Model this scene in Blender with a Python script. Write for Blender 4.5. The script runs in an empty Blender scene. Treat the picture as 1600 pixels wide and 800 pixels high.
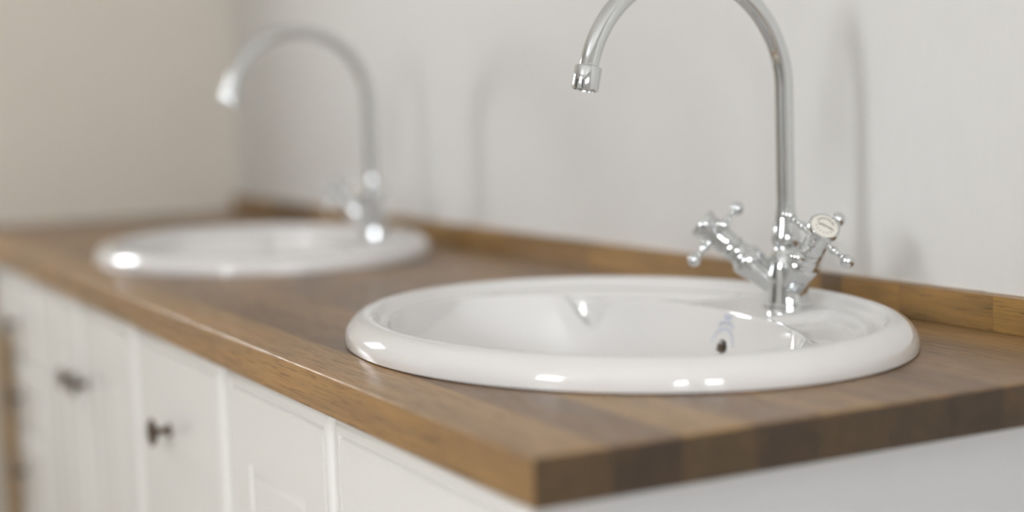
import bpy, bmesh, math, random
from mathutils import Vector, Matrix
random.seed(4)
S = bpy.context.scene
C = S.collection
PI = math.pi
R = math.radians

# ------------------------------------------------------------ camera
cam_d = bpy.data.cameras.new('camera')
cam = bpy.data.objects.new('camera', cam_d)
C.objects.link(cam)
cam_d.sensor_width = 36.0
cam_d.lens = 2444.46 / 1600 * 36.0
D = Vector((-0.88397, 0.456475, -0.101126)); RT = Vector((0.461634, 0.886417, -0.034054)); UP = Vector((-0.074095, 0.076786, 0.994291))
M = Matrix(((RT.x, UP.x, -D.x), (RT.y, UP.y, -D.y), (RT.z, UP.z, -D.z))).to_4x4()
M.translation = Vector((0.88981, -0.47004, 0.2360))
cam.matrix_world = M
cam_d.clip_start = 0.02
cam_d.dof.use_dof = True
cam_d.dof.focus_distance = 1.41
cam_d.dof.aperture_fstop = 1.45
S.camera = cam

# ------------------------------------------------------------ daylight and exposure
S.view_settings.view_transform = 'Standard'
S.view_settings.look = 'None'
S.view_settings.gamma = 1.0
S.view_settings.exposure = 0.13
w = bpy.data.worlds.new('sky')
S.world = w
w.use_nodes = True
bg = w.node_tree.nodes['Background']
bg.inputs['Color'].default_value = (0.935, 0.965, 1.0, 1)
bg.inputs['Strength'].default_value = 26.0

XL, XR, YF, YB, ZF, ZC = -2.56, 2.5, -2.4, 0.618, -0.90, 1.60
# openings: (a0, a1, z0, z1)
WIN_FRONT = (-0.10, 0.40, 0.62, 1.34)
WIN_LEFT = (-0.72, -0.34, 0.42, 0.90)
WIN_RIGHT = (-1.62, -0.36, 0.32, 0.92)

def portal(name, loc, rot, sx, sy):
    l = bpy.data.lights.new(name, 'AREA')
    l.shape = 'RECTANGLE'; l.size = sx; l.size_y = sy
    l.cycles.is_portal = True
    o = bpy.data.objects.new(name, l); C.objects.link(o)
    o.location = loc; o.rotation_euler = rot
portal('window_daylight', ((WIN_FRONT[0] + WIN_FRONT[1]) / 2, YF - .06, (WIN_FRONT[2] + WIN_FRONT[3]) / 2), (R(90), 0, 0), .50, .72)
portal('window_daylight', (XL - .06, (WIN_LEFT[0] + WIN_LEFT[1]) / 2, (WIN_LEFT[2] + WIN_LEFT[3]) / 2), (R(90), 0, R(-90)), .38, .48)
portal('window_daylight', (XR + .06, (WIN_RIGHT[0] + WIN_RIGHT[1]) / 2, (WIN_RIGHT[2] + WIN_RIGHT[3]) / 2), (R(90), 0, R(90)), 1.26, .60)

# ------------------------------------------------------------ helpers
def link(name, me, parent=None):
    o = bpy.data.objects.new(name, me)
    C.objects.link(o)
    if parent: o.parent = parent
    return o
def obj(name, bm, mats, parent=None, smooth=True, loc=None):
    me = bpy.data.meshes.new(name)
    bmesh.ops.recalc_face_normals(bm, faces=bm.faces)
    bm.to_mesh(me); bm.free()
    for m in (mats if isinstance(mats, (list, tuple)) else [mats]): me.materials.append(m)
    for p in me.polygons: p.use_smooth = smooth
    if smooth:
        try: me.set_sharp_from_angle(angle=R(38))
        except Exception: pass
    o = link(name, me, parent)
    if loc is not None: o.location = loc
    return o
def thing(name, label, cat, loc=(0, 0, 0), rz=0, group=None):
    o = bpy.data.objects.new(name, None); C.objects.link(o)
    o.empty_display_size = .05
    o.location = loc; o.rotation_euler = (0, 0, rz)
    o['label'] = label; o['category'] = cat
    if group: o['group'] = group
    return o
def struct(name, bm, m):
    o = obj(name, bm, m, smooth=False); o['kind'] = 'structure'; return o
def add_box(bm, x0, x1, y0, y1, z0, z1, bevel=0, seg=1, mi=0):
    v = [bm.verts.new((x, y, z)) for x in (x0, x1) for y in (y0, y1) for z in (z0, z1)]
    fs = [bm.faces.new([v[i] for i in q]) for q in ((0, 1, 3, 2), (4, 6, 7, 5), (0, 4, 5, 1), (2, 3, 7, 6), (0, 2, 6, 4), (1, 5, 7, 3))]
    for f in fs: f.material_index = mi
    if bevel:
        es = list({e for f in fs for e in f.edges})
        bmesh.ops.bevel(bm, geom=es, offset=bevel, segments=seg, profile=.5, affect='EDGES')
def frame_of(a):
    a = a.normalized()
    h = Vector((0, 0, 1)) if abs(a.z) < .9 else Vector((0, 1, 0))
    u = a.cross(h).normalized(); v = u.cross(a).normalized()
    return a, u, v
def add_lathe(bm, prof, org=(0, 0, 0), axis=(0, 0, 1), n=48, cap=(True, True), mi=0):
    a, u, v = frame_of(Vector(axis)); org = Vector(org)
    rings = []
    for s, r in prof:
        rings.append([bm.verts.new(org + a * s + (u * math.cos(2 * PI * k / n) + v * math.sin(2 * PI * k / n)) * r) for k in range(n)])
    for i in range(len(rings) - 1):
        for k in range(n):
            f = bm.faces.new((rings[i][k], rings[i][(k + 1) % n], rings[i + 1][(k + 1) % n], rings[i + 1][k])); f.material_index = mi
    if cap[0]: bm.faces.new(rings[0][::-1]).material_index = mi
    if cap[1]: bm.faces.new(rings[-1]).material_index = mi
def add_tube(bm, pts, r, n=32, cap=True):
    pts = [Vector(p) for p in pts]
    rings = []; up = None
    for i, p in enumerate(pts):
        t = (pts[min(i + 1, len(pts) - 1)] - pts[max(i - 1, 0)]).normalized()
        if up is None: up = t.orthogonal().normalized()
        up = (up - t * up.dot(t)).normalized(); s = t.cross(up)
        rr = r[i] if isinstance(r, (list, tuple)) else r
        rings.append([bm.verts.new(p + (up * math.cos(2 * PI * k / n) + s * math.sin(2 * PI * k / n)) * rr) for k in range(n)])
    for i in range(len(rings) - 1):
        for k in range(n):
            bm.faces.new((rings[i][k], rings[i][(k + 1) % n], rings[i + 1][(k + 1) % n], rings[i + 1][k]))
    if cap:
        bm.faces.new(rings[0][::-1]); bm.faces.new(rings[-1])
def ball_prof(s, r, n=12, s0=None):
    return [(s - r * math.cos(PI * k / n), max(r * math.sin(PI * k / n), 1e-5)) for k in range(n + 1)]

# ------------------------------------------------------------ materials
def mat(name, col, rough=.5, metal=0, **kw):
    m = bpy.data.materials.new(name); m.use_nodes = True
    b = m.node_tree.nodes['Principled BSDF']
    b.inputs['Base Color'].default_value = (*col, 1)
    b.inputs['Roughness'].default_value = rough
    b.inputs['Metallic'].default_value = metal
    for k, v in kw.items(): b.inputs[k].default_value = v
    return m
class N:
    def __init__(s, m): s.t = m.node_tree; s.b = s.t.nodes['Principled BSDF']
    def new(s, ty, **kw):
        n = s.t.nodes.new(ty)
        for k, v in kw.items():
            if k in n.inputs.keys(): n.inputs[k].default_value = v
            else: setattr(n, k, v)
        return n
    def l(s, a, b): s.t.links.new(a, b)
def painted(name, col, rough, scale, bump, stretch=(1, 1, 1), var=.03):
    m = mat(name, col, rough); n = N(m)
    g = n.new('ShaderNodeNewGeometry'); mp = n.new('ShaderNodeMapping'); mp.inputs['Scale'].default_value = stretch
    n.l(g.outputs['Position'], mp.inputs['Vector'])
    no = n.new('ShaderNodeTexNoise'); no.inputs['Scale'].default_value = scale; no.inputs['Detail'].default_value = 6
    n.l(mp.outputs[0], no.inputs['Vector'])
    mr = n.new('ShaderNodeMapRange'); mr.inputs['To Min'].default_value = 1 - var; mr.inputs['To Max'].default_value = 1 + var
    n.l(no.outputs['Fac'], mr.inputs['Value'])
    vm = n.new('ShaderNodeVectorMath', operation='SCALE'); vm.inputs[0].default_value = col
    n.l(mr.outputs[0], vm.inputs['Scale']); n.l(vm.outputs[0], n.b.inputs['Base Color'])
    bu = n.new('ShaderNodeBump'); bu.inputs['Strength'].default_value = bump; bu.inputs['Distance'].default_value = .002
    n.l(no.outputs['Fac'], bu.inputs['Height']); n.l(bu.outputs[0], n.b.inputs['Normal'])
    return m
M_WALL = painted('wall_paint', (.74, .725, .70), .65, 90, .35, (1, 1, .25), .02)
M_WALL_L = painted('left_wall_paint', (.78, .725, .64), .7, 60, .2, (1, 1, .3), .02)
M_CEIL = painted('ceiling_paint', (.85, .84, .82), .8, 60, .1)
M_FLOOR = painted('floor_boards', (.56, .50, .43), .45, 20, .1, (1, 8, 1), .2)
M_CAB = painted('cream_cabinet_paint', (.90, .885, .85), .17, 40, .04, (1, 1, .3), .01)
M_PANEL = painted('end_panel_paint', (.59, .588, .59), .4, 40, .04, (1, 1, 1), .01)
M_FRAME = mat('window_frame_paint', (.8, .8, .8), .3)
M_CERAMIC = mat('white_glazed_ceramic', (.755, .735, .715), .07, 0, **{'Coat Weight': .5, 'Coat Roughness': .03, 'IOR': 1.52})
M_CHROME = mat('polished_chrome', (.70, .715, .72), .045, 1)
M_STEEL = mat('drain_steel', (.5, .5, .5), .25, 1)
M_DARK = mat('dark_hole', (.03, .028, .025), .6)
M_BRASS = mat('overflow_brown', (.22, .17, .12), .5)
M_DIAL = mat('porcelain_dial', (.82, .78, .70), .25)
M_INK = mat('black_print', (.20, .19, .17), .5)
M_BLUE = mat('faded_blue_print', (.42, .47, .62), .3)
M_KNOB = mat('aged_bronze', (.13, .095, .07), .35, .8)
M_SEAL = mat('white_sealant', (.72, .68, .62), .5)

def wood(name, axis, end=False, gain=1.0):
    m = mat(name, (.3, .2, .1), .38); n = N(m)
    g = n.new('ShaderNodeNewGeometry'); oi = n.new('ShaderNodeObjectInfo')
    off = n.new('ShaderNodeMath', operation='MULTIPLY'); off.inputs[1].default_value = 7.3
    n.l(oi.outputs['Random'], off.inputs[0])
    ad = n.new('ShaderNodeVectorMath', operation='ADD')
    n.l(g.outputs['Position'], ad.inputs[0]); n.l(off.outputs[0], ad.inputs[1])
    def noise(sc, detail=4, dist=0.0, rough=.55):
        mp = n.new('ShaderNodeMapping'); mp.inputs['Scale'].default_value = sc
        n.l(ad.outputs[0], mp.inputs['Vector'])
        t = n.new('ShaderNodeTexNoise'); t.inputs['Scale'].default_value = 1; t.inputs['Detail'].default_value = detail
        t.inputs['Distortion'].default_value = dist; t.inputs['Roughness'].default_value = rough
        n.l(mp.outputs[0], t.inputs['Vector']); return t.outputs['Fac']
    def rng(v, a, b, c, d):
        r = n.new('ShaderNodeMapRange'); 
        for k, x in zip(('From Min', 'From Max', 'To Min', 'To Max'), (a, b, c, d)): r.inputs[k].default_value = x
        n.l(v, r.inputs['Value']); return r.outputs[0]
    def mul(a, b):
        q = n.new('ShaderNodeMath', operation='MULTIPLY')
        n.l(a, q.inputs[0])
        if isinstance(b, float): q.inputs[1].default_value = b
        else: n.l(b, q.inputs[1])
        return q.outputs[0]
    if end:
        broad = noise((10, 40, 40), 3, 1.0)
        rings = noise((20, 260, 60), 3, .8)
        pores = noise((60, 900, 900), 2)
    else:
        broad = noise((2.2, 26, 26), 3, .8)
        rings = noise((5, 170, 170), 5, 1.2)
        pores = noise((24, 1050, 1050), 4, .3, .65)
    f = mul(mul(rng(broad, .3, .7, .80, 1.18), rng(rings, .3, .7, .86, 1.12)), rng(pores, .385, .435, .42, 1.03))
    sc = n.new('ShaderNodeVectorMath', operation='SCALE')
    n.l(oi.outputs['Color'], sc.inputs[0]); n.l(mul(f, gain), sc.inputs['Scale'])
    # yellower in the lighter bands
    mx = n.new('ShaderNodeMix', data_type='RGBA', blend_type='MULTIPLY')
    n.l(rng(broad, .45, .75, 0, .8), mx.inputs['Factor']); n.l(sc.outputs[0], mx.inputs['A'])
    mx.inputs['B'].default_value = (1.1, 1.0, .78, 1)
    n.l(mx.outputs['Result'], n.b.inputs['Base Color'])
    n.l(rng(pores, .3, .6, .45, .29), n.b.inputs['Roughness'])
    bu = n.new('ShaderNodeBump'); bu.inputs['Strength'].default_value = .35; bu.inputs['Distance'].default_value = .0006
    n.l(rng(pores, .385, .435, 0, 1), bu.inputs['Height']); n.l(bu.outputs[0], n.b.inputs['Normal'])
    return m
M_WOOD = wood('oiled_oak', 'x')
M_END = wood('oiled_oak_end_grain', 'x', True, .285)

# ------------------------------------------------------------ the room
def wall_with_hole(name, axis, pos, thick, a0, a1, hole, m):
    bm = bmesh.new(); h0, h1, z0, z1 = hole
    def b(p0, p1, q0, q1):
        if axis == 'y': add_box(bm, p0, p1, min(pos, pos + thick), max(pos, pos + thick), q0, q1)
        else: add_box(bm, min(pos, pos + thick), max(pos, pos + thick), p0, p1, q0, q1)
    b(a0, h0, ZF, ZC); b(h1, a1, ZF, ZC); b(h0, h1, ZF, z0); b(h0, h1, z1, ZC)
    return struct(name, bm, m)
bm = bmesh.new(); add_box(bm, XL - .1, XR + .1, YB, YB + .1, ZF, ZC); struct('wall_back', bm, M_WALL)
wall_with_hole('wall_left', 'x', XL, -.1, YF, YB, WIN_LEFT, M_WALL_L)
wall_with_hole('wall_right', 'x', XR, .1, YF, YB, WIN_RIGHT, M_WALL)
wall_with_hole('wall_front', 'y', YF, -.1, XL - .1, XR + .1, WIN_FRONT, M_WALL)
bm = bmesh.new(); add_box(bm, XL - .1, XR + .1, YF - .1, YB + .1, ZF - .1, ZF); struct('floor', bm, M_FLOOR)
bm = bmesh.new(); add_box(bm, XL - .1, XR + .1, YF - .1, YB + .1, ZC, ZC + .1); struct('ceiling', bm, M_CEIL)
def window_frame(name, axis, pos, hole):
    a0, a1, z0, z1 = hole; t = .03; bm = bmesh.new()
    def b(p0, p1, q0, q1, d=.02):
        if axis == 'y': add_box(bm, p0, p1, pos - d, pos + d, q0, q1, .003)
        else: add_box(bm, pos - d, pos + d, p0, p1, q0, q1, .003)
    b(a0, a0 + t, z0, z1); b(a1 - t, a1, z0, z1); b(a0 + t, a1 - t, z0, z0 + t); b(a0 + t, a1 - t, z1 - t, z1)
    m = (a0 + a1) / 2
    if a1 - a0 > .8: b(m - .21, m + .21, z0 + t, z1 - t)
    return struct(name, bm, M_FRAME)
window_frame('window_1', 'y', YF - .05, WIN_FRONT)
window_frame('window_2', 'x', XL - .05, WIN_LEFT)
window_frame('window_3', 'x', XR + .05, WIN_RIGHT)

# invented doors on the unseen front wall, dark for the chrome to reflect
M_ADDED_DOOR = mat('added_door_dark_green', (.05, .055, .05), .45)
def added_door(name, axis, pos, a0, a1, z1, d):
    bm = bmesh.new()
    def b(p0, p1, q0, q1, t0, t1):
        lo, hi = sorted((pos + d * t0, pos + d * t1))
        if axis == 'y': add_box(bm, p0, p1, lo, hi, q0, q1, .002)
        else: add_box(bm, lo, hi, p0, p1, q0, q1, .002)
    b(a0, a1, ZF + .005, z1, 0, .03)
    m = (a0 + a1) / 2
    for p0, p1 in ((a0 + .1, m - .05), (m + .05, a1 - .1)):
        for q0, q1 in ((ZF + .2, ZF + .85), (ZF + 1.0, z1 - .12)): b(p0, p1, q0, q1, .03, .042)
    return struct(name, bm, M_ADDED_DOOR)
added_door('added_dark_door_1', 'y', YF, .95, 1.85, 1.12, 1)
added_door('added_dark_door_2', 'y', YF, -2.0, -1.1, 1.12, 1)

# ------------------------------------------------------------ worktop of glued oak staves
BA, BB = .318, .256                        # basin half-axes
B1 = Vector((-.405, .312, 0)); B2 = Vector((-1.481, .312, 0))
T = .035
wt = thing('worktop', 'long oak worktop of glued staves with both white basins set in it', 'worktop')
def cutter(c):
    bm = bmesh.new()
    n = 96; a, b = BA - .03, BB - .03
    lo = [bm.verts.new((c.x + a * math.cos(2 * PI * k / n), c.y + b * math.sin(2 * PI * k / n), -.1)) for k in range(n)]
    hi = [bm.verts.new((v.co.x, v.co.y, .1)) for v in lo]
    bm.faces.new(lo[::-1]); bm.faces.new(hi)
    for k in range(n): bm.faces.new((lo[k], lo[(k + 1) % n], hi[(k + 1) % n], hi[k]))
    me = bpy.data.meshes.new('cut'); bm.to_mesh(me); bm.free()
    o = bpy.data.objects.new('cut', me); C.objects.link(o); return o
cuts = [cutter(B1), cutter(B2)]
TONES = [(.265, .155, .068), (.228, .134, .062), (.25, .146, .066), (.318, .192, .080), (.190, .111, .055), (.28, .167, .072), (.24, .143, .067)]
rows = []
tone_near = [0, 4, 3, 4, 5, 6, 4, 2, 1, 3, 2]
staves = []
yy = 0.0
for j in range(11):
    y0 = .0594 * j; y1 = min(y0 + .0594, YB)
    if y0 > YB - .002: break
    x = 0.0; k = 0
    while x > XL + .02:
        ln = random.uniform(.45, 1.05)
        if k == 0: ln = (1.7, .9, .5, 1.1, .7, .45, .85, .6, 1.0, .5, .8)[j]
        x1 = max(x - ln, XL)
        if x1 - XL < .2: x1 = XL
        bm = bmesh.new()
        add_box(bm, x1 + .00012, x - .00012, y0 + .0001, y1 - .0001, -T, 0)
        for f in bm.faces:
            f.normal_update()
            if abs(f.normal.x) > .9: f.material_index = 1
        # small bevel everywhere, a wider eased edge at the front and at the free end
        fe = [e for e in bm.edges if j == 0 and all(v.co.y < .001 and v.co.z > -.001 for v in e.verts)]
        if fe: bmesh.ops.bevel(bm, geom=fe, offset=.0019, segments=3, profile=.6, affect='EDGES')
        if k == 0:
            ee = [e for e in bm.edges if all(v.co.x > -.001 and v.co.z > -.001 for v in e.verts) and (e.verts[0].co - e.verts[1].co).length > .01]
            bmesh.ops.bevel(bm, geom=ee, offset=.0016, segments=2, profile=.5, affect='EDGES')
        col = Vector(TONES[tone_near[j] if k == 0 else random.randrange(7)]) * random.uniform(.95, 1.05)
        if j == 0: col = Vector((.335, .194, .078)) if k == 0 else Vector((.33, .200, .092))  # front row golden, and toned lighter in place of light on its front face
        staves.append((bm, col, x1, x))
        x = x1; k += 1
for bm, col, x1, x0 in staves:
    o = obj('stave', bm, [M_WOOD, M_END], wt, smooth=False)
    o.color = (*col, 1)
    used = False
    for c, b in zip(cuts, (B1, B2)):
        if x1 < b.x + BA and x0 > b.x - BA:
            md = o.modifiers.new('c', 'BOOLEAN'); md.operation = 'DIFFERENCE'; md.object = c; md.solver = 'EXACT'; used = True
    if used:
        bpy.context.view_layer.update()
        dg = bpy.context.evaluated_depsgraph_get()
        me = bpy.data.meshes.new_from_object(o.evaluated_get(dg))
        o.modifiers.clear(); old = o.data; o.data = me; bpy.data.meshes.remove(old); me.name = 'stave'
    if len(o.data.vertices) == 0: bpy.data.objects.remove(o); continue
    if used:
        bm = bmesh.new(); bm.from_mesh(o.data); bm.verts.ensure_lookup_table()
        todo = set(bm.verts); comps = []
        while todo:
            st_ = [todo.pop()]; comp = set(st_)
            while st_:
                for e in st_.pop().link_edges:
                    for v in e.verts:
                        if v in todo: todo.discard(v); comp.add(v); st_.append(v)
            comps.append([v.index for v in comp])
        bm.free()
        if len(comps) > 1:
            for ci, comp in enumerate(comps):
                keep = set(comp); b2 = bmesh.new(); b2.from_mesh(o.data); b2.verts.ensure_lookup_table()
                bmesh.ops.delete(b2, geom=[v for v in b2.verts if v.index not in keep], context='VERTS')
                me = bpy.data.meshes.new('stave'); b2.to_mesh(me); b2.free()
                me.materials.append(M_WOOD); me.materials.append(M_END)
                q_ = link('stave', me, wt); q_.color = o.color
            bpy.data.objects.remove(o)
for c in cuts: bpy.data.objects.remove(c)

# upstand along the wall
us = thing('upstand', 'low oak upstand strip along the wall behind the taps', 'upstand', (0, .6, 0))
x = .0; k = 0
UT = [(.33, .192, .062), (.295, .172, .060), (.165, .105, .052), (.315, .184, .064), (.255, .150, .058)]
uord = [0, 1, 3, 2, 3, 0, 4, 1, 0, 3, 2, 1, 0, 3, 4]
ulen = [.20, .13, .09, .035, .22, .28, .25, .3, .22, .3, .25, .3, .3, .3, .3]
while x > XL + .001:
    x1 = max(x - ulen[k % 15], XL)
    if x1 - XL < .06: x1 = XL
    bm = bmesh.new(); add_box(bm, x1 + .0001, x - .0001, 0, .018, .0002, .0345, .0004)
    o = obj('wood_strip', bm, M_WOOD, us, smooth=False); o.color = (*UT[uord[k % 15]], 1)
    x = x1; k += 1
bm = bmesh.new(); pts = []; rr = []
xx = -.002
while xx > XL + .003:
    pts.append((xx, .0175, .0345 + random.uniform(-.0008, .0008))); rr.append(random.choice((.0008, .001, .0012, .0022)) * random.uniform(.7, 1.2)); xx -= .012
add_tube(bm, pts, rr, 8)
obj('sealant_bead', bm, M_SEAL, us)['label'] = 'thin uneven white sealant line'

# ------------------------------------------------------------ basins
RIM = [(.004, .0), (.0005, .0012), (0, .004), (.0002, .0085), (.0012, .0125), (.0035, .0165), (.007, .0205), (.011, .0238), (.0155, .0262), (.020, .0274), (.0245, .0275), (.0275, .0268), (.0295, .0252), (.031, .0225), (.0325, .0195), (.034, .0175), (.036, .0163), (.039, .0156), (.043, .0152)]
BCY, BBX, BBY = -.046, .271, .168
def smin(a, b, k):
    h = max(k - abs(a - b), 0) / k
    return min(a, b) - h * h * k * .25
def sstep(e0, e1, x):
    t = min(max((x - e0) / (e1 - e0), 0), 1); return t * t * (3 - 2 * t)
def height(x, y):
    rho = math.sqrt((x / BBX) ** 2 + ((y - BCY) / BBY) ** 2)
    # V shaped drain lips from the two soap dishes
    v = 0
    for sx in (-1, 1):
        ang = math.atan2((y - BCY) / BBY, sx * x / BBX)
        dv = abs(ang - R(47)) * rho
        v = max(v, (1 if sx < 0 else .35) * max(0, 1 - (dv / (.012 + .17 * sstep(.935, 1.03, rho))) ** 2))
    vv = v * sstep(.945, .975, rho)
    # soap dish hollows
    e = math.sqrt((x / (BA - .044)) ** 2 + (y / (BB - .044)) ** 2)
    dish = sstep(1.0, .95, e) * sstep(1.025, 1.07, rho) * sstep(.07, .082, abs(x)) * sstep(.0, .03, y)
    deck = .0152 - .0095 * dish - .004 * vv * sstep(1.25, 1.06, rho)
    re = max(rho - .055 * vv * sstep(1.12, 1.0, rho), 0)
    bz = .0152 - .145 * (1 - re ** 4.6)
    if re > 1: bz = .0152 + (re - 1) * .6
    return smin(deck, bz + .001, .0035)
HOLE = (0.012, .99)
def wall_point(x, z):      # point of the back bowl wall at local x and height z
    y0, y1 = BCY, BCY + BBY * 1.05
    for _ in range(40):
        ym = (y0 + y1) / 2
        if height(x, ym) < z: y0 = ym
        else: y1 = ym
    return Vector((x, y0, z))
def basin_bm():
    bm = bmesh.new(); n = 360; rings = []
    for s, z in RIM:
        rings.append([bm.verts.new(((BA - s) * math.cos(2 * PI * k / n), (BB - s) * math.sin(2 * PI * k / n), z)) for k in range(n)])
    m = 132; a, b = BA - .043, BB - .043
    for i in range(1, m):
        ring = []
        for k in range(n):
            ct, st0 = math.cos(2 * PI * k / n), math.sin(2 * PI * k / n)
            rr_ = math.sqrt((a * ct / BBX) ** 2 + ((b * st0 - BCY) / BBY) ** 2)
            te = min(1 / rr_, .97)
            ne = 44
            if i <= ne: q_ = i / ne; t = 1 - (1 - te) * (1 - (1 - q_) ** 1.5 * 1.0)
            else: q_ = (i - ne) / (m - ne); t = te * (1 - q_ ** 1.45)
            px = a * math.cos(2 * PI * k / n) * t; py = BCY + (b * math.sin(2 * PI * k / n) - BCY) * t
            z = height(px, py)
            f = sstep(0, 5, i)
            z = .0152 * (1 - f) + z * f
            ring.append(bm.verts.new((px, py, z)))
        rings.append(ring)
    for i in range(len(rings) - 1):
        for k in range(n):
            bm.faces.new((rings[i][k], rings[i][(k + 1) % n], rings[i + 1][(k + 1) % n], rings[i + 1][k]))
    bm.faces.new(rings[-1])
    # underside skirt, so that the bowl is a shell and not a sheet
    return bm
HP = wall_point(.015, -.0215)
HN = None
def surf_normal(x, y):
    h = .002
    return Vector((-(height(x + h, y) - height(x - h, y)) / (2 * h), -(height(x, y + h) - height(x, y - h)) / (2 * h), 1)).normalized()
HN = surf_normal(HP.x, HP.y)
basin_protos = {}
def make_basin(c, label):
    root = thing('basin', label, 'basin', c, 0, 'two matching inset basins')
    if not basin_protos:
        bm = basin_bm()
        dead = [f for f in bm.faces if (f.calc_center_median() - HP).length < .0094]
        bmesh.ops.delete(bm, geom=dead, context='FACES')
        basin_protos['bowl'] = obj('bowl', bm, M_CERAMIC, root)
        md = basin_protos['bowl'].modifiers.new('shell', 'SOLIDIFY'); md.thickness = .006; md.offset = -1 
        bm = bmesh.new()
        add_lathe(bm, [(.0004, .0092), (.0010, .0102), (.0006, .0114), (-.001, .0120)], HP, HN, 40, (False, False))
        basin_protos['ring'] = obj('overflow_hole', bm, M_CERAMIC, root)
        bm = bmesh.new()
        add_lathe(bm, [(.0004, .0093), (-.005, .0090), (-.016, .0086)], HP, HN, 40, (False, False), 0)
        add_lathe(bm, [(-.016, .0086), (-.0161, .001)], HP, HN, 40, (False, True), 1)
        basin_protos['bore'] = obj('overflow_bore', bm, [M_BRASS, M_DARK], basin_protos['ring'])
        bm = bmesh.new(); z0 = height(0, BCY)
        add_lathe(bm, [(.0, .034), (.002, .033), (.003, .029), (.0012, .024), (.0012, .019)], (0, BCY, z0), (0, 0, 1), 40, (False, False))
        add_lathe(bm, [(.0012, .019), (.006, .018), (.008, .012), (.0085, .001)], (0, BCY, z0), (0, 0, 1), 40, (False, True))
        basin_protos['drain'] = obj('drain_plug', bm, M_STEEL, root)
        # faded blue maker's mark: a crown above an arc of small letters, laid on the glaze
        bm = bmesh.new()
        ex = Vector((1, 0, 0)); ez = (Vector((0, 0, 1)) - HN * HN.z).normalized(); ex = ez.cross(HN).normalized()
        def stroke(p, q, wd):
            pts = []
            d = Vector((q[0] - p[0], q[1] - p[1])); nn = Vector((-d.y, d.x)).normalized() * wd / 2
            for a_ in (Vector(p) + nn, Vector(p) - nn, Vector(q) - nn, Vector(q) + nn):
                w3 = HP + ex * a_.x + ez * a_.y
                lo, hi = w3 - HN * .02, w3 + HN * .02
                for _ in range(30):
                    md_ = (lo + hi) / 2
                    if md_.z > height(md_.x, md_.y): hi = md_
                    else: lo = md_
                pts.append(bm.verts.new(hi + HN * .0005))
            bm.faces.new(pts)
        rs = random.Random(3)
        for rad, n_, a0, a1, hgt in ((.0180, 15, 15, 165, .0038), (.0245, 9, 60, 120, .0036)):
            for i in range(n_):
                a_ = R(a0 + (a1 - a0) * i / (n_ - 1)); dr = Vector((math.cos(a_), math.sin(a_))); tg = Vector((-dr.y, dr.x))
                b0 = dr * rad; 
                stroke(b0 - tg * .0008, b0 - tg * .0008 + dr * hgt, .0007)
                stroke(b0 + tg * .0008, b0 + tg * rs.uniform(-.0006, .0008) + dr * hgt, .0006)
                stroke(b0 - tg * .0009 + dr * hgt * rs.uniform(.3, .9), b0 + tg * .0009 + dr * hgt * rs.uniform(.3, .9), .0006)
        for (p, q) in (((-.005, .030), (.005, .030)), ((-.005, .030), (-.006, .0345)), ((-.006, .0345), (-.0025, .032)), ((-.0025, .032), (0, .0355)), ((0, .0355), (.0025, .032)), ((.0025, .032), (.006, .0345)), ((.006, .0345), (.005, .030)), ((-.003, .031), (.003, .031))):
            stroke(p, q, .001)
        basin_protos['mark'] = obj('printed_mark', bm, M_BLUE, root, smooth=False)
        basin_protos['mark']['label'] = 'faded blue crown over arched lettering'
    else:
        m_ = {}
        for k_ in ('bowl', 'ring', 'drain', 'mark', 'bore'):
            o = basin_protos[k_].copy(); C.objects.link(o); o.parent = m_['ring'] if k_ == 'bore' else root; m_[k_] = o
    return root
make_basin(B1 + Vector((0, 0, .0001)), 'white oval glazed basin nearest the worktop corner, in sharp focus')
make_basin(B2 + Vector((0, 0, .0001)), 'white oval glazed basin farther back near the left wall, blurred')

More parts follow.
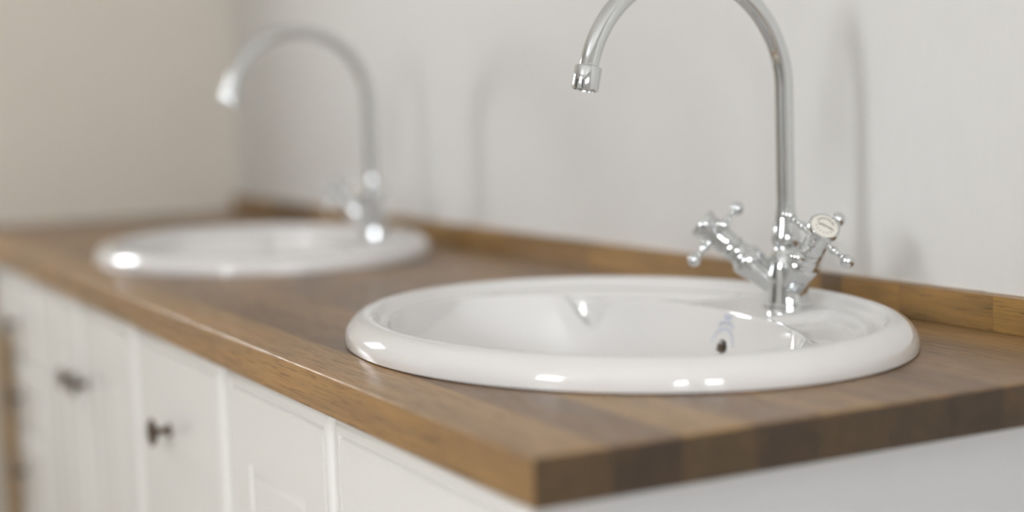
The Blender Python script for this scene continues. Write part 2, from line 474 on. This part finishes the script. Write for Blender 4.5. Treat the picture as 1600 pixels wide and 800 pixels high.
# ------------------------------------------------------------ mixer taps
SPOKE_R = .0355
def make_tap(loc, twist, label, hang=54):
    root = thing('mixer_tap', label, 'tap', loc, 0, 'two matching swan neck taps')
    bm = bmesh.new()
    add_lathe(bm, [(0, .0255), (.0022, .0255), (.0036, .0243), (.0045, .0225)], n=56, cap=(True, True))
    obj('base_flange', bm, M_CHROME, root)
    bm = bmesh.new()
    add_lathe(bm, [(.004, .0225), (.012, .0213), (.028, .0205), (.040, .0200), (.049, .0175), (.055, .0140), (.058, .0122), (.060, .0118), (.0615, .0130), (.064, .0143), (.068, .0149), (.072, .0145), (.078, .0130), (.086, .0112), (.094, .0101), (.1, .0097)], n=56, cap=(False, True))
    obj('body', bm, M_CHROME, root)
    # swan neck
    bm = bmesh.new(); pts = [(0, 0, .088), (0, 0, .12), (0, 0, .16), (0, 0, .19)]
    cz, rad = .2195, .1145
    for i in range(0, 57):
        a = R(-2 + (166.5 + 2) * i / 56)
        pts.append((0, -rad + rad * math.cos(a), cz + rad * math.sin(a)))
    add_tube(bm, pts, .0094, 40)
    sp = obj('spout', bm, M_CHROME, root)
    a = R(166.5); e = Vector(pts[-1]); tdir = Vector((0, -math.sin(a), math.cos(a)))
    bm = bmesh.new()
    add_lathe(bm, [(-.001, .0098), (0, .0123), (.0012, .0130), (.021, .0130), (.0225, .0124), (.0225, .0108), (.014, .0102), (.013, .002)], e, tdir, 48, (True, True))
    obj('aerator', bm, M_CHROME, sp)
    for sgn in (1, -1):
        az = R(-90 + 58 * sgn + twist); tl = R(49)
        ax = Vector((math.sin(tl) * math.cos(az), math.sin(tl) * math.sin(az), math.cos(tl)))
        o0 = Vector((0, 0, .0125)) + ax * .004
        bm = bmesh.new()
        add_lathe(bm, [(.004, .0125), (.018, .0130), (.030, .0142), (.040, .0160), (.047, .0172), (.051, .0172), (.0535, .0160), (.055, .0138), (.058, .0128), (.061, .0122), (.064, .0122), (.066, .0140), (.0675, .0142), (.069, .0128), (.073, .0118)], o0, ax, 48, (True, True))
        obj('valve', bm, M_CHROME, root)
        bm = bmesh.new()
        add_lathe(bm, [(.070, .0112), (.072, .0125), (.078, .0130), (.086, .0124), (.092, .0128), (.099, .0136), (.103, .0142), (.1045, .0158), (.1085, .0158), (.1098, .0148), (.1098, .0138), (.1090, .0136), (.1088, .001)], o0, ax, 48, (True, True))
        hd = obj('cross_handle', bm, M_CHROME, root)
        u = Vector((0, 0, 1)).cross(ax).normalized(); v = ax.cross(u).normalized()
        for q in range(4):
            th = R(hang + (0 if sgn > 0 else -11) + 90 * q); dr = u * math.cos(th) + v * math.sin(th)
            bm = bmesh.new()
            prof = [(.010, .0042), (.0135, .0040), (.015, .0030), (.0165, .0030), (.0178, .0040), (.0195, .0044), (.0212, .0040), (.0225, .0030), (.0245, .0026), (.0275, .0027), (.0285, .0036), (.0295, .0038), (.0303, .0036)]
            r = .0070; cs = SPOKE_R + .0005
            prof += [(cs - r * math.cos(PI * k_ / 14), max(r * math.sin(PI * k_ / 14), 1e-5)) for k_ in range(3, 15)]
            add_lathe(bm, prof, o0 + ax * .090, dr, 24, (True, False))
            obj('spoke', bm, M_CHROME, hd)
        bm = bmesh.new()
        add_lathe(bm, [(.1089, .0135), (.1096, .0132), (.1100, .0110), (.1102, .001)], o0, ax, 48, (True, True))
        obj('dial', bm, M_DIAL, hd)['label'] = 'cream porcelain dial'
        # tiny printed script on the dial
        bm = bmesh.new(); oc = o0 + ax * .1104; rs = random.Random(8 + sgn)
        dx = u * math.cos(R(-28)) + v * math.sin(R(-28)); dy = v * math.cos(R(-28)) - u * math.sin(R(-28))
        def st(p, q, wd):
            d = Vector((q[0] - p[0], q[1] - p[1])); nn = Vector((-d.y, d.x)).normalized() * wd / 2
            bm.faces.new([bm.verts.new(oc + dx * w_.x + dy * w_.y) for w_ in (Vector(p) + nn, Vector(p) - nn, Vector(q) - nn, Vector(q) + nn)])
        for i in range(11):
            a_ = R(150 - 120 * i / 10); d_ = Vector((math.cos(a_), math.sin(a_))); t_ = Vector((-d_.y, d_.x))
            st(d_ * .0078 + t_ * .0005, d_ * .0098 + t_ * rs.uniform(-.0004, .0006), .00045)
            st(d_ * .0078 - t_ * .0005, d_ * .0096 - t_ * rs.uniform(-.0002, .0006), .0004)
        prev = Vector((-.0078, .0014))
        for i in range(1, 15):
            nx = Vector((-.0078 + .0156 * i / 14, (.0022 if i % 2 else -.0014) * rs.uniform(.5, 1.2) + .0006 - .0025 * i / 14))
            st(prev, nx, .00075 if i % 2 else .0005); prev = nx
        for i in range(7):
            a_ = R(200 + 140 * i / 6); d_ = Vector((math.cos(a_), math.sin(a_)))
            st(d_ * .0082, d_ * .0095, .0010)
        obj('dial_lettering', bm, M_INK, hd, smooth=False)
    return root
make_tap((-.386, .5025, .0155), 20, 'chrome swan neck mixer tap with cross handles on the nearer basin, in focus', 36)
make_tap((-1.462, .494, .0155), -6, 'chrome swan neck mixer tap on the far blurred basin by the left wall', 20)

# ------------------------------------------------------------ cabinets
YD = .015
def ring_slab(bm, x0, x1, z0, z1, prof):
    rings = []
    for ins, y in prof:
        rings.append([bm.verts.new(p) for p in ((x0 + ins, y, z0 + ins), (x1 - ins, y, z0 + ins), (x1 - ins, y, z1 - ins - (.022 if ins > .05 else 0)), (x0 + ins, y, z1 - ins - (.022 if ins > .05 else 0)))])
    bm.faces.new(rings[0])
    for i in range(len(rings) - 1):
        for k in range(4): bm.faces.new((rings[i][k], rings[i][(k + 1) % 4], rings[i + 1][(k + 1) % 4], rings[i + 1][k]))
    bm.faces.new(rings[-1])
EDGE = [(0, YD + .020), (0, YD + .012), (.0008, YD + .0085), (.0025, YD + .0055), (.005, YD + .0028), (.0085, YD + .0008), (.012, YD + .0002), (.0165, YD + .0002), (.0178, YD + .0042), (.0190, YD + .0042), (.0206, YD)]
PAN = [(.074, YD), (.0747, YD + .0022), (.0765, YD + .0022), (.084, YD + .0004), (.088, YD + .0002)]
CT = -T - .0003          # carcass top
def knob(parent, x, z):
    bm = bmesh.new()
    add_lathe(bm, [(0, .0085), (.0015, .0088), (.003, .0062), (.006, .0045), (.013, .0042), (.016, .006), (.018, .011), (.0195, .0158), (.0215, .0172), (.0235, .0165), (.026, .011), (.0272, .004), (.0274, .0005)], (x, YD, z), (0, -1, 0), 32)
    return obj('knob', bm, M_KNOB, parent)
def cabinet(x0, x1, label, fronts):
    c = thing('base_cabinet', label, 'cabinet', ((x0 + x1) / 2, .3, ZF))
    ox, oz = (x0 + x1) / 2, ZF
    def put(o):
        o.location = (0, 0, 0)
        o.data.transform(Matrix.Translation((-ox, -.3, -oz)))
        return o
    bm = bmesh.new(); t = .018
    g = .0012
    add_box(bm, x0 + g, x0 + t, YD + .021, .60, ZF + .1, CT)
    add_box(bm, x1 - t, x1 - g, YD + .021, .60, ZF + .1, CT)
    add_box(bm, x0 + t, x1 - t, YD + .021, .60, ZF + .1, ZF + .118)
    add_box(bm, x0 + t, x1 - t, .585, .60, ZF + .118, CT)
    add_box(bm, x0 + t, x1 - t, YD + .021, YD + .038, CT - .035, CT)
    put(obj('carcass', bm, M_CAB, c, smooth=False))
    bm = bmesh.new(); add_box(bm, x0 + g, x1 - g, .07, .085, ZF, ZF + .1)
    put(obj('plinth', bm, M_CAB, c, smooth=False))
    for kind, a0, a1, z0, z1, kx, kz in fronts:
        bm = bmesh.new()
        if kind == 'panel': ring_slab(bm, a0, a1, z0, z1, EDGE + PAN)
        else: ring_slab(bm, a0, a1, z0, z1, EDGE)
        d = put(obj('drawer' if kind == 'drawer' else 'door', bm, M_CAB, c))
        if kx is not None: 
            k = put(knob(d, kx, kz)); k['label'] = 'dark bronze mushroom knob'
    return c
ZT, ZB = -.0395, -.79
g = .0018
cabinet(-.7365, -.042, 'cream two-door base cabinet under the nearer basin at the worktop corner', [
    ('panel', -.7355, -.4175, ZB, ZT, None, None), ('panel', -.4135, -.043, ZB, ZT, None, None)])
cabinet(-1.133, -.7505, 'cream base cabinet with one flat front and dark knob between the basin cabinets', [
    ('flat', -1.130, -.7515, ZB, ZT, -.975, -.154)])
cabinet(-1.812, -1.135, 'cream two-door base cabinet with paired knobs under the far basin', [
    ('panel', -1.810, -1.4745, ZB, ZT, -1.512, -.165), ('panel', -1.4705, -1.137, ZB, ZT, -1.433, -.165)])
cabinet(-2.195, -1.814, 'cream narrow cabinet with stacked knobbed drawers at the left of the photo', [
    ('drawer', -2.193, -1.816, -.205, ZT, -2.004, -.140), ('drawer', -2.193, -1.816, -.335, -.209, -2.004, -.275),
    ('drawer', -2.193, -1.816, -.475, -.339, -2.004, -.41), ('drawer', -2.193, -1.816, ZB, -.479, -2.004, -.60)])
# end panel
bm = bmesh.new(); add_box(bm, -.040, -.020, YD + .004, .617, ZF + .0005, CT, .0012, 2)
ep = obj('end_panel', bm, M_PANEL, smooth=False)
ep['label'] = 'smooth pale grey side panel closing the cabinets below the worktop end'; ep['category'] = 'panel'
# oak board standing at the left of the drawers
bm = bmesh.new(); add_box(bm, -2.120, -2.062, -.006, .0135, ZF + .0005, -.165, .002, 1)
bp = obj('oak_board', bm, [M_WOOD], smooth=False); bp.color = (.36, .24, .12, 1)
bp['label'] = 'narrow oak board standing against the drawer fronts at the left border'; bp['category'] = 'board'
